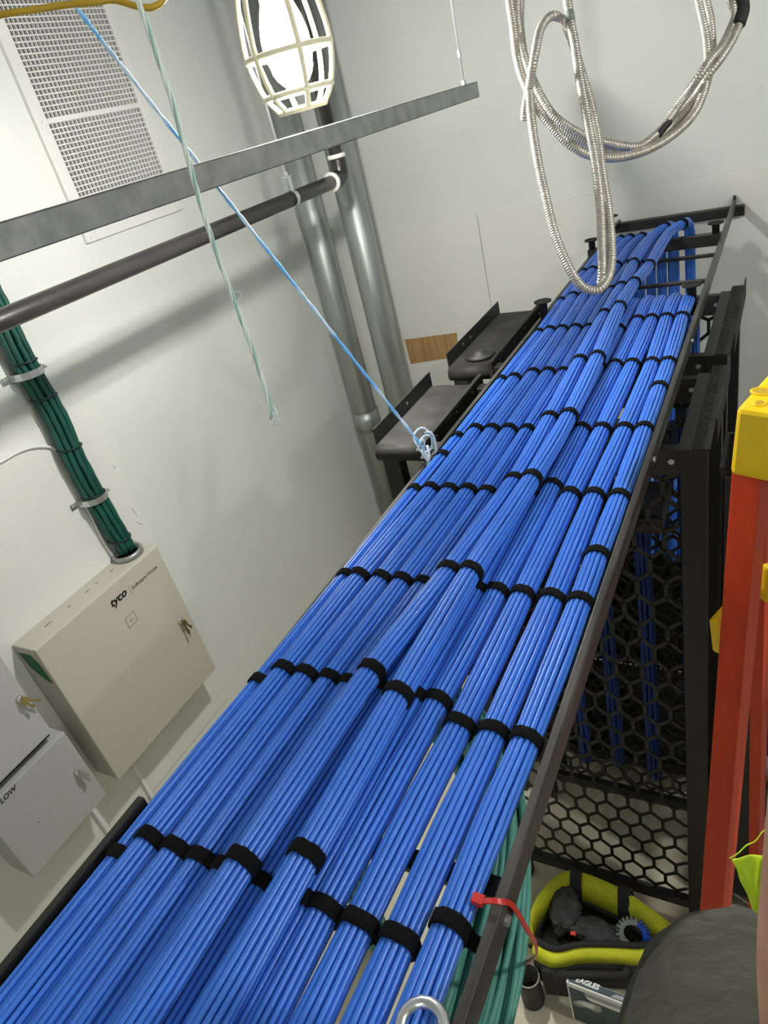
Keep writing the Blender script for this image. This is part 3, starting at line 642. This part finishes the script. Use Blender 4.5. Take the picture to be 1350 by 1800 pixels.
loop = thing('flexible_conduit_loop', 'narrow loop of bare flexible steel conduit hanging down over the blue cables', 'conduit', pd(1000, 300, 1.36))
flex([[(922,211,1.44),(924,185,1.42),(931,152,1.39),(936,118,1.36),(941,92,1.35),(949,55,1.36),(961,34,1.37),(975,28,1.37),(990,38,1.38),(1001,58,1.39),(1013,95,1.39),(1026,140,1.38),(1040,190,1.37),(1052,250,1.36),(1060,310,1.35),(1068,360,1.34),(1073,405,1.335),(1075,450,1.33),(1071,482,1.325),(1058,505,1.325),(1040,511,1.33),(1018,499,1.335),(996,462,1.34),(975,410,1.35),(960,350,1.36),(946,285,1.37),(935,215,1.38),(931,160,1.37)],
      [(985,-160,1.34),(994,-40,1.35),(1000,20,1.35),(1010,75,1.35),(1018,130,1.345),(1028,185,1.34),(1040,250,1.335),(1050,310,1.33),(1056,370,1.33),(1058,430,1.33),(1059,475,1.33),(1056,500,1.34)]], loop)
MB().tube([pd(1000, 22, 1.345), pd(1003, 38, 1.345)], .0095, 10).obj('tape_wrap', 'plum', loop, True)

# ---------------------------------------------------------------- stepladder at the right
ux = V((.923, -.386, 0)); uy = V((.386, .923, 0))   # along the steps to the right / toward the back
ux.normalize(); uy.normalize()
ld = thing('stepladder', 'red-orange fibreglass stepladder with a yellow top cap at the right edge', 'ladder', (.15, 1.0, FLOOR))
P0 = V((-.062, 1.122, -.538)); hb = V((-.007, -.012, -.116))
def cap_pt(a, b, z, o=P0): return o + ux*a + V((.229, .974, 0))*b + V((0, 0, z))
W_, D_ = .52, .20
mb = MB()
front = [cap_pt(0, 0, 0), cap_pt(W_, 0, 0), cap_pt(W_, 0, 0)+hb, cap_pt(0, 0, 0)+hb]
back = [cap_pt(.012, D_-.035, 0), cap_pt(.045, D_, 0)]
top = [cap_pt(0, 0, 0), cap_pt(0.01, D_-.03, 0), cap_pt(.04, D_, 0), cap_pt(W_-.04, D_, 0), cap_pt(W_-.01, D_-.03, 0), cap_pt(W_, 0, 0)]
bot = [p + V((-.007 if i < 3 else .007, -.012 if i in (0, 5) else .01, -.116)) for i, p in enumerate(top)]
mb._add(top+bot, [(5,4,3,2,1,0), (6,7,8,9,10,11)] + [(i, (i+1) % 6, 6+(i+1) % 6, 6+i) for i in range(6)])
mb.obj('top_cap', 'capy', ld, bevel=.008)
for (q, r_, el) in (((1340, 688), .010, 1.7), ((1336, 709), .008, 1.0), ((1385, 700), .010, 1.0)):
    c = pz(*q, P0.z+.0008); MB().tube([c+ux*(r_*el*cos(a))+uy*(r_*sin(a)*1.25) for a in [i*2*pi/20 for i in range(20)]], .0022, 6, closed=True).obj('hole_rim', 'capy', ld, True)
    MB().prism([c+ux*(r_*el*cos(a))+uy*(r_*sin(a)*1.25) for a in [i*2*pi/20 for i in range(20)]], (0, 0, .0006)).obj('hole', 'yellowcord', ld)
def rail(top_, bot_, sgn, name='front_rail', fw=.046, web=.07, back=1):
    t, b = V(top_), V(bot_); d = (b-t).normalized(); sx_ = ux*sgn; bk = (V((.229, .974, 0))*back); bk = (bk-d*bk.dot(d)).normalized()
    poly = [(0, 0), (fw, 0), (fw, web), (fw*.3, web), (fw*.3, web-.004), (fw-.004, web-.004), (fw-.004, .004), (0, .004)]
    mb = MB(); mb._add([o + sx_*a + bk*c for o in (t, b) for a, c in poly],
        [tuple(range(8)), tuple(range(15, 7, -1))] + [(i, 8+i, 8+(i+1) % 8, (i+1) % 8) for i in range(8)])
    return mb.obj(name, 'fiber', ld, bevel=.0015)
ft = P0+hb+V((.004, .006, .02)); fb = V((-.128, .655, FLOOR+.03))
rail(ft, fb, 1); fr2t = ft+ux*(W_-.02); fr2b = fb+ux*(W_+.10); rail(fr2t, fr2b, -1)
q1, q2 = py(1322, 1060, 1.32), py(1318, 1480, 1.40); dq = (q2-q1)/(q2.z-q1.z); rt = q1+dq*(-.64-q1.z); rb = q1+dq*(FLOOR+.03-q1.z)
rail(rt, rb, 1, 'rear_rail', .04, .05, -1); rail(rt+ux*(W_-.13), rb+ux*(W_-.02), -1, 'rear_rail', .04, .05, -1)
for o_, b_ in ((fb, 0), (fr2b, -1)): MB().box((o_.x-.03, o_.y-.01, FLOOR+.001), (o_.x+.04, o_.y+.08, FLOOR+.05)).obj('foot', 'rubber', ld, bevel=.004)
for o_ in (rb, rb+ux*(W_-.02)): MB().box((o_.x-.03, o_.y-.08, FLOOR+.001), (o_.x+.04, o_.y+.01, FLOOR+.05)).obj('foot', 'rubber', ld, bevel=.004)
r2t, r2b = rt+ux*(W_-.13), rb+ux*(W_-.02)
for k in range(1, 7):
    f = .09+.145*k
    if f > .97: break
    MB().bar(rt.lerp(rb, f)+ux*.012+uy*.03, r2t.lerp(r2b, f)-ux*.012+uy*.03, .06, .022, uy).obj('step', 'alu', ld, bevel=.003)
for f in (.02,): MB().bar(ft.lerp(fb, f)+ux*.006+uy*.06, fr2t.lerp(fr2b, f)-ux*.006+uy*.06, .006, .03, uy).obj('rear_brace', 'alu', ld)
# yellow tool shelf swung out behind the front rail
a = pd(1259, 1122, 1.36); b_ = pd(1345, 1020, 1.50)
MB().bar(pd(1257, 1122, 1.36), pd(1285, 1090, 1.38), .095, .022, V((0, 0, 1))).obj('shelf_bracket', 'capy', ld, bevel=.006)
MB().bar(pd(1340, 1026, 1.27), pd(1400, 1012, 1.27), .08, .02, V((0, 0, 1))).obj('shelf_bracket', 'capy', ld, bevel=.006)
o = MB().box((-.03, 1.72, FLOOR+.001), (.20, 1.95, -1.85)).obj('floor_block', 'rubber', bevel=.01); 
tag(o, 'tall black block standing on the floor behind the ladder legs', 'case')  # plain black block filling the dark area behind the ladder legs

# ---------------------------------------------------------------- tool bag on the floor
bag = thing('tool_bag', 'open lime green and black tool bag on the floor under the tray', 'bag', (-.42, 1.2, FLOOR))
def zi(p, z): return V((p.x, p.y, z))
ZB = -2.42
rear = [pz(*q, ZB) for q in ((930,1612),(952,1568),(1000,1532),(1080,1558),(1145,1600),(1196,1640))]
frontp = [pz(*q, ZB-.03) for q in ((938,1655),(975,1672),(1020,1664),(1080,1664),(1130,1666),(1180,1655))]
RR = cr(rear, 6); FF = cr(frontp, 6)
def wallstrip(rim, out, zb, name, m):
    rows = []
    for f, o_ in ((0, 0), (.08, .012), (.35, .03), (.7, .028), (1, .0)):
        rows.append([p + out*o_ + V((0, 0, (zb-p.z)*f)) for p in rim])
    return MB().grid(rows).obj(name, m, bag, True, solid=.006)
wallstrip(RR, V((0, 1, 0)), FLOOR+.006, 'rear_wall', 'lime')
MB().grid([[p+V((0, 0, -.004)) for p in FF], [p+V((0, -.022, -.012)) for p in FF], [p+V((0, -.030, -.045)) for p in FF]]).obj('front_band', 'lime', bag, True, solid=.006)
MB().grid([[p+V((0, -.029, -.046)) for p in FF], [p+V((0, -.030, -.15)) for p in FF], [V((p.x, p.y, FLOOR+.006)) for p in FF]]).obj('front_wall', 'bagblk', bag, True, solid=.006)
# rear wall's inner face leans toward the viewer: folded flap of canvas
fl = [[p + V((0, -.004, .0)) for p in RR], [p + V((.004, -.03, -.035)) for p in RR], [p + V((.008, -.05, -.085)) for p in RR]]
MB().grid(fl).obj('folded_flap', 'lime', bag, True, solid=.006)
for rim, nm in ((RR, 'rear'), (FF, 'front')):
    pass
lo = [p.copy() for p in FF]
MB().tube([p+V((0, .006, .004)) for p in FF], .010, 8).obj('rim_binding', 'bagblk', bag, True)
MB().tube([p+V((.008, -.052, -.09)) for p in RR], .010, 8).obj('rim_binding', 'bagblk', bag, True)
base = [zi(p, FLOOR+.004) for p in RR] + [zi(p, FLOOR+.004) for p in reversed(FF)]
MB().prism(base, (0, 0, .012)).obj('base', 'bagblk', bag)
for a, b_ in ((RR[0], FF[0]), (RR[-1], FF[-1])):
    rows = [[a.lerp(b_, k/6)+V((0, 0, -.03*sin(pi*k/6))) for k in range(7)], [zi(a.lerp(b_, k/6), FLOOR+.006) for k in range(7)]]
    MB().grid(rows).obj('end_wall', 'lime', bag, True, solid=.006)
def strap_over(q0, q1, wd):
    a = pz(*q0, ZB); pts = [a+V((0, .034, -.25)), a+V((0, .034, -.10)), a+V((0, .02, -.012)), a+V((0, 0, .008)), a+V((.003, -.035, -.035)), a+V((.006, -.058, -.09))]
    mb = MB(); c = cr(pts, 5)
    for p, q in zip(c, c[1:]): mb.bar(p, q, wd, .006, (1, 0, 0))
    mb.obj('strap', 'bagblk', bag)
strap_over((1013, 1536), None, .040); strap_over((1098, 1567), None, .042)
MB().tube(cr([FF[6]+V((0, -.036, -.05)), FF[7]+V((.0, -.055, -.055)), FF[10]+V((0, -.075, -.02)), FF[16]+V((0, -.08, -.02)), FF[20]+V((0, -.06, -.055)), FF[21]+V((.0, -.038, -.05))], 6), .012, 8).obj('handle', 'bagblk', bag, True)
MB().prism([FF[3]+V((0, -.034, -.05)), FF[9]+V((0, -.034, -.05)), FF[9]+V((0, -.034, -.2)), FF[3]+V((0, -.034, -.2))], (0, -.02, 0)).obj('front_pocket', 'bagblk', bag)
MB().prism([zi(p, ZB-.13) for p in RR] + [zi(p, ZB-.13) for p in reversed(FF)], (0, 0, .01)).obj('inner_tray', 'bagblk', bag)
# contents
def blob(name, c, rx, ry, rz, m, label, cat, amp=.25, seed=1, parent=None):
    bm = bmesh.new(); bmesh.ops.create_icosphere(bm, subdivisions=4, radius=1)
    from mathutils import noise
    for v in bm.verts:
        n_ = noise.noise(v.co*1.8+V((seed, 0, 0)))*amp + noise.noise(v.co*4.5+V((0, seed, 0)))*amp*.5
        v.co *= 1+n_; v.co = V((v.co.x*rx, v.co.y*ry, v.co.z*rz)) + V(c)
    me = bpy.data.meshes.new(name); bm.to_mesh(me); bm.free(); me.polygons.foreach_set('use_smooth', [True]*len(me.polygons)); me.materials.append(M[m])
    o = link(name, me, parent)
    if label: tag(o, label, cat)
    return o
c0 = pz(1010, 1620, -2.46)
gl = blob('work_glove', pz(992, 1598, -2.47), .055, .075, .035, 'cloth', 'crumpled charcoal cloth glove lying in the lime tool bag', 'glove', .35, 3)
blob('cuff', pz(1045, 1638, -2.475), .085, .04, .03, 'cloth', None, None, .3, 8, gl)
gr = thing('toothed_ring', 'grey and blue toothed plastic ring in the lime tool bag', 'tool', pz(1113, 1642, -2.455))
gc = pz(1113, 1642, -2.455); ga = V((.05, -.75, .65)).normalized(); g1 = V((1, 0, .1)); g1 = (g1-ga*g1.dot(ga)).normalized(); g2 = ga.cross(g1)
for a0, a1, m, nm in ((1.25, 4.6, 'plum', 'grey_half'), (-1.65, 1.2, 'bluep', 'blue_half')):
    mb = MB(); N = 12
    for k in range(N):
        t = a0+(a1-a0)*(k+.5)/N; d = g1*cos(t)+g2*sin(t); tt = ga.cross(d)
        mb.bar(gc+d*.030, gc+d*.044, (a1-a0)/N*.048, .014, tt); mb.bar(gc+d*.043, gc+d*.054, .0055, .012, tt)
    mb.obj(nm, m, gr)
o = MB().tube(cr([pz(*q, -2.45) for q in ((975,1640),(985,1625),(978,1602),(985,1580))], 6), .006, 6).obj('cord_loop', 'bagblk', smooth=True); tag(o, 'black cord loop at the left inside the lime tool bag', 'cord')
o = MB().bar(pz(1077, 1628, -2.445), pz(1090, 1634, -2.445), .008, .006).obj('silver_bit', 'chrome'); tag(o, 'small silver bit beside the toothed ring in the tool bag', 'tool bit')
o = MB().bar(pz(1003, 1640, -2.45), pz(1012, 1642, -2.45), .012, .006).obj('orange_plug', 'fiber'); tag(o, 'small orange plug lying in the lime tool bag', 'plug')

# ---------------------------------------------------------------- printed box in front of the bag
bx = thing('printed_box', 'white and midnight teal cardboard box with an eagle head emblem before the tool bag', 'box', (-.39, .99, FLOOR))
BX0, BX1, BY0, BY1, BZ = -.497, -.255, 1.010, 1.036, -2.470
MB().box((BX0, BY0, FLOOR+.001), (BX1, BY1, BZ)).obj('carton', 'card', bx, bevel=.002)
MB().box((BX0+.006, BY0+.004, BZ+.0002), (BX1-.004, BY1-.002, BZ+.0012)).obj('top_print', 'teald', bx)
yf = BY0-.0012
MB().box((BX0+.006, yf, FLOOR+.01), (BX1-.006, yf+.001, BZ-.024)).obj('front_print', 'teald', bx)
def flatp(pts, m, nm, dy): MB().prism([V((BX0+x, yf-dy, BZ-z)) for x, z in pts], (0, .0006, 0)).obj(nm, m, bx)
flatp([(.055,.023),(.23,.023),(.23,.062),(.072,.062),(.062,.052),(.057,.036)], 'card', 'white_panel', .0008)
flatp([(.056,.023),(.23,.023),(.23,.040),(.058,.040)], 'greyp', 'grey_band', .0016)
flatp([(.010,.120),(.016,.103),(.030,.086),(.048,.074),(.070,.068),(.104,.070),(.100,.085),(.108,.086),(.100,.098),(.106,.101),(.094,.112),(.098,.117),(.078,.122),(.060,.116),(.045,.122),(.030,.132),(.018,.132)], 'greyp', 'emblem', .0016)
flatp([(.024,.106),(.038,.090),(.056,.082),(.088,.078),(.074,.088),(.090,.091),(.070,.098),(.082,.104),(.060,.108),(.044,.106),(.034,.112)], 'card', 'emblem_feathers', .0024)
flatp([(.030,.106),(.042,.098),(.040,.106)], 'ink', 'emblem_eye', .003)
flatp([(.012,.122),(.024,.112),(.034,.116),(.028,.127),(.018,.130)], 'inkpale', 'emblem_beak', .0024)
put_text('lettering', text_mesh('EAGLES', .009, .0003, .25), 'card', (BX0+.026, BY0+.012, BZ+.0016), (1, 0, 0), (0, 1, 0), bx, .075)
MB().prism([V((BX0+.135, BY0+.006, BZ+.0014)), V((BX0+.20, BY0+.008, BZ+.0014)), V((BX0+.20, BY0+.020, BZ+.0014)), V((BX0+.150, BY0+.018, BZ+.0014))], (0, 0, .0006)).obj('top_emblem', 'greyp', bx)
# dark cup
cu = thing('black_cup', 'black cylindrical cup with a grey rim standing beside the white box', 'cup', (-.645, 1.03, FLOOR))
cc = V((-.636, 1.02, FLOOR+.001))
MB().lathe([(.036, 0), (.038, .01), (.038, .145), (.041, .15), (.041, .165), (.036, .166), (.034, .05)], cc, (0, 0, 1), 24).obj('body', 'rubber', cu, True)
MB().tube([cc+V((.038*cos(a), .038*sin(a), .166)) for a in [i*2*pi/24 for i in range(24)]], .003, 6, closed=True).obj('rim', 'inkpale', cu, True)

# ---------------------------------------------------------------- the person at the lower right (only knee, forearm and vest reach the frame)
def skinned(name, verts, edges, radii, m, parent=None, sub=2, root=0):
    me = bpy.data.meshes.new(name); me.from_pydata([tuple(v) for v in verts], edges, []); me.update(); me.materials.append(M[m])
    o = link(name, me, parent)
    md = o.modifiers.new('skin', 'SKIN'); md.use_smooth_shade = True
    for i, r_ in enumerate(radii):
        sv = me.skin_vertices[0].data[i]; sv.radius = (r_, r_) if not isinstance(r_, tuple) else r_; sv.use_root = (i == root)
    ms = o.modifiers.new('sub', 'SUBSURF'); ms.levels = sub; ms.render_levels = sub
    return o
per = thing('person', 'person in olive trousers and a lime vest at the lower right, forearm bare, knee raised', 'person', (.16, -.05, -1.76))
# L is the raised leg in view, R the standing leg out of the frame
pel = V((.17, .01, -.74)); hipR = V((.035, .085, -.715)); hipL = V((.24, -.02, -.75))
kneeR = pd(1342, 1752, .80); ankR = V((.03, .35, -1.37)); toeR = V((.03, .49, -1.42))
kneeL = V((.25, .06, -1.17)); ankL = V((.25, -.06, -1.68)); toeL = V((.24, .10, -1.73))
waist = V((.22, -.04, -.56)); chest = V((.20, -.03, -.40)); neckb = V((.19, -.04, -.22)); neck = V((.19, -.04, -.15)); headc = V((.19, -.05, -.02))
shR = V((.06, .02, -.27)); elR = pd(1500, 1230, .40); wrR = pd(1418, 1700, .43); haR = pd(1412, 1930, .45)
shL = V((.33, -.06, -.28)); elL = V((.30, .10, -.50)); wrL = V((.16, .10, -.28))
Vs = [pel, hipR, kneeR, ankR, toeR, hipL, kneeL, ankL, toeL, waist, chest, neckb, neck, headc, shR, elR, wrR, haR, shL, elL, wrL, wrL+V((.02, .03, .05)), headc+V((0, -.005, .09))]
Es = [(0,1),(1,2),(2,3),(3,4),(0,5),(5,6),(6,7),(7,8),(0,9),(9,10),(10,11),(11,12),(12,13),(11,14),(14,15),(15,16),(16,17),(11,18),(18,19),(19,20),(20,21),(13,22)]
Rs = [.10,.085,.058,.042,.03,.085,.058,.042,.03,.10,.10,.06,.05,.085,.05,.042,.031,.024,.05,.042,.031,.024,.07]
body = skinned('body', Vs, Es, Rs, 'skin', per)
# hand: palm root plus five fingers resting on the thigh
for sd, (h, d, side) in enumerate(((haR, (haR-wrR).normalized(), RT), (wrL+V((.02, .03, .05)), V((.3, .3, .8)).normalized(), V((.7, -.5, 0))))):
    sdv = (side-d*side.dot(d)).normalized()
    for k, (o_, ln) in enumerate(((-.028, .062), (-.010, .075), (.009, .080), (.027, .070))):
        p0 = h+sdv*o_-d*.01; p1 = h+sdv*o_*1.1+d*.035; p2 = p1+d*ln*.45+FW*.01; p3 = p2+d*ln*.4+FW*.022
        skinned('finger', [p0, p1, p2, p3], [(0,1),(1,2),(2,3)], [.011, .0095, .0085, .007], 'skin', body, 1)
    t0 = h-d*.03+sdv*-.02; skinned('thumb', [t0, t0-sdv*.03+d*.02, t0-sdv*.045+d*.05, t0-sdv*.05+d*.075], [(0,1),(1,2),(2,3)], [.013, .012, .010, .008], 'skin', body, 1)
fd = V((-.25, .97, 0))
MB().lathe([(.004, 0), (.013, .004), (.008, .04)], headc+fd*.085+V((0, 0, -.012)), (-fd.x*.3, -fd.y*.3, 1), 10).obj('nose', 'skin', body, True)
fs = V((.97, .25, 0))
for s_ in (-1, 1):
    MB().lathe([(.002, -.011), (.009, -.007), (.011, 0), (.009, .007), (.002, .011)], headc+fd*.078+fs*.031*s_+V((0, 0, .02)), fd, 12).obj('eye', 'white', body, True)
    MB().lathe([(.004, 0), (.026, .004), (.022, .012)], headc+fs*.085*s_+V((0, 0, .005)), fs*s_, 12).obj('ear', 'skin', body, True)
MB().tube(cr([headc+fd*.083+fs*-.024+V((0, 0, -.045)), headc+fd*.092+V((0, 0, -.048)), headc+fd*.083+fs*.024+V((0, 0, -.045))], 5), .005, 6).obj('mouth', 'red', body, True)
blob('hair', headc-fd*.02+V((0, 0, .055)), .094, .098, .085, 'hair', None, None, .06, 2, body)
# trousers: thigh and shank of the raised leg with slack cloth
skinned('trousers', [pel, hipR, hipR.lerp(kneeR, .55)+V((0, 0, .012)), kneeR+V((0, 0, .0)), kneeR.lerp(ankR, .5), ankR.lerp(kneeR, .12), hipL, hipL.lerp(kneeL, .55), kneeL, kneeL.lerp(ankL, .5), ankL.lerp(kneeL, .12), waist.lerp(pel, .4)],
        [(0,1),(1,2),(2,3),(3,4),(4,5),(0,6),(6,7),(7,8),(8,9),(9,10),(0,11)], [.12,.142,.155,.150,.088,.072,.112,.096,.080,.072,.066,.125], 'trouser', per)
skinned('shirt', [waist.lerp(pel, .25), waist, chest, neckb+V((0, 0, -.02)), shR, shR.lerp(elR, .2), shL, shL.lerp(elL, .5)], [(0,1),(1,2),(2,3),(3,4),(4,5),(3,6),(6,7)], [.11,.11,.11,.07,.062,.056,.062,.056], 'shirt', per)
skinned('vest', [waist.lerp(pel, .2), waist, chest, neckb+V((0, 0, -.03))], [(0,1),(1,2),(2,3)], [.12,.12,.122,.078], 'limev', per)
for a, t in ((ankR, toeR), (ankL, toeL)):
    skinned('boot', [a+V((0, 0, .10)), a, a+V((0, 0, -.03)), a.lerp(t, .5)+V((0, 0, -.012)), t+V((0, 0, .0))], [(0,1),(1,2),(2,3),(3,4)], [.056, .055, .05, .045, .038], 'boot', per)
# loose vest front that swings forward past the arm
D0 = .60
rows = []
edge = [(1281,1508),(1291,1518),(1297,1530),(1300,1545),(1309,1560),(1318,1580),(1323,1606)]
for i, (x, y) in enumerate(edge):
    rows.append([pd(x + (1400-x)*k/8, y + (1490+i*26-y)*k/8*(.8) + 4*sin(k*1.9+i*.7), D0-.02*k/8+.010*sin(k*1.7+i*.5)) for k in range(9)])
MB().grid(rows).obj('vest_front', 'limev', per, True, solid=.004, sub=1)
MB().tube(cr([pd(1282, 1509, D0-.004), pd(1297, 1500, D0-.006), pd(1312, 1486, D0-.006), pd(1328, 1478, D0-.006), pd(1345, 1458, D0-.004), pd(1380, 1440, D0)], 6), .0005, 6).obj('vest_piping', 'limev', per, True)
ws = thing('work_stand', 'steel two tread work stand under the person outside the picture', 'stand', (.1, -.02, FLOOR))
MB().box((-.10, .26, -1.485), (.36, .50, -1.455)).obj('tread', 'alu', ws, bevel=.004); MB().box((-.10, -.16, -1.80), (.36, .255, -1.77)).obj('tread', 'alu', ws, bevel=.004)
for x in (-.09, .35):
    MB().bar((x, .44, -1.486), (x, .46, FLOOR+.001), .03, .03).obj('leg', 'alu', ws); MB().bar((x, -.14, -1.80), (x, -.17, FLOOR+.001), .03, .03).obj('leg', 'alu', ws)
    MB().bar((x, .27, -1.486), (x, .24, -1.77), .03, .03).obj('riser', 'alu', ws)
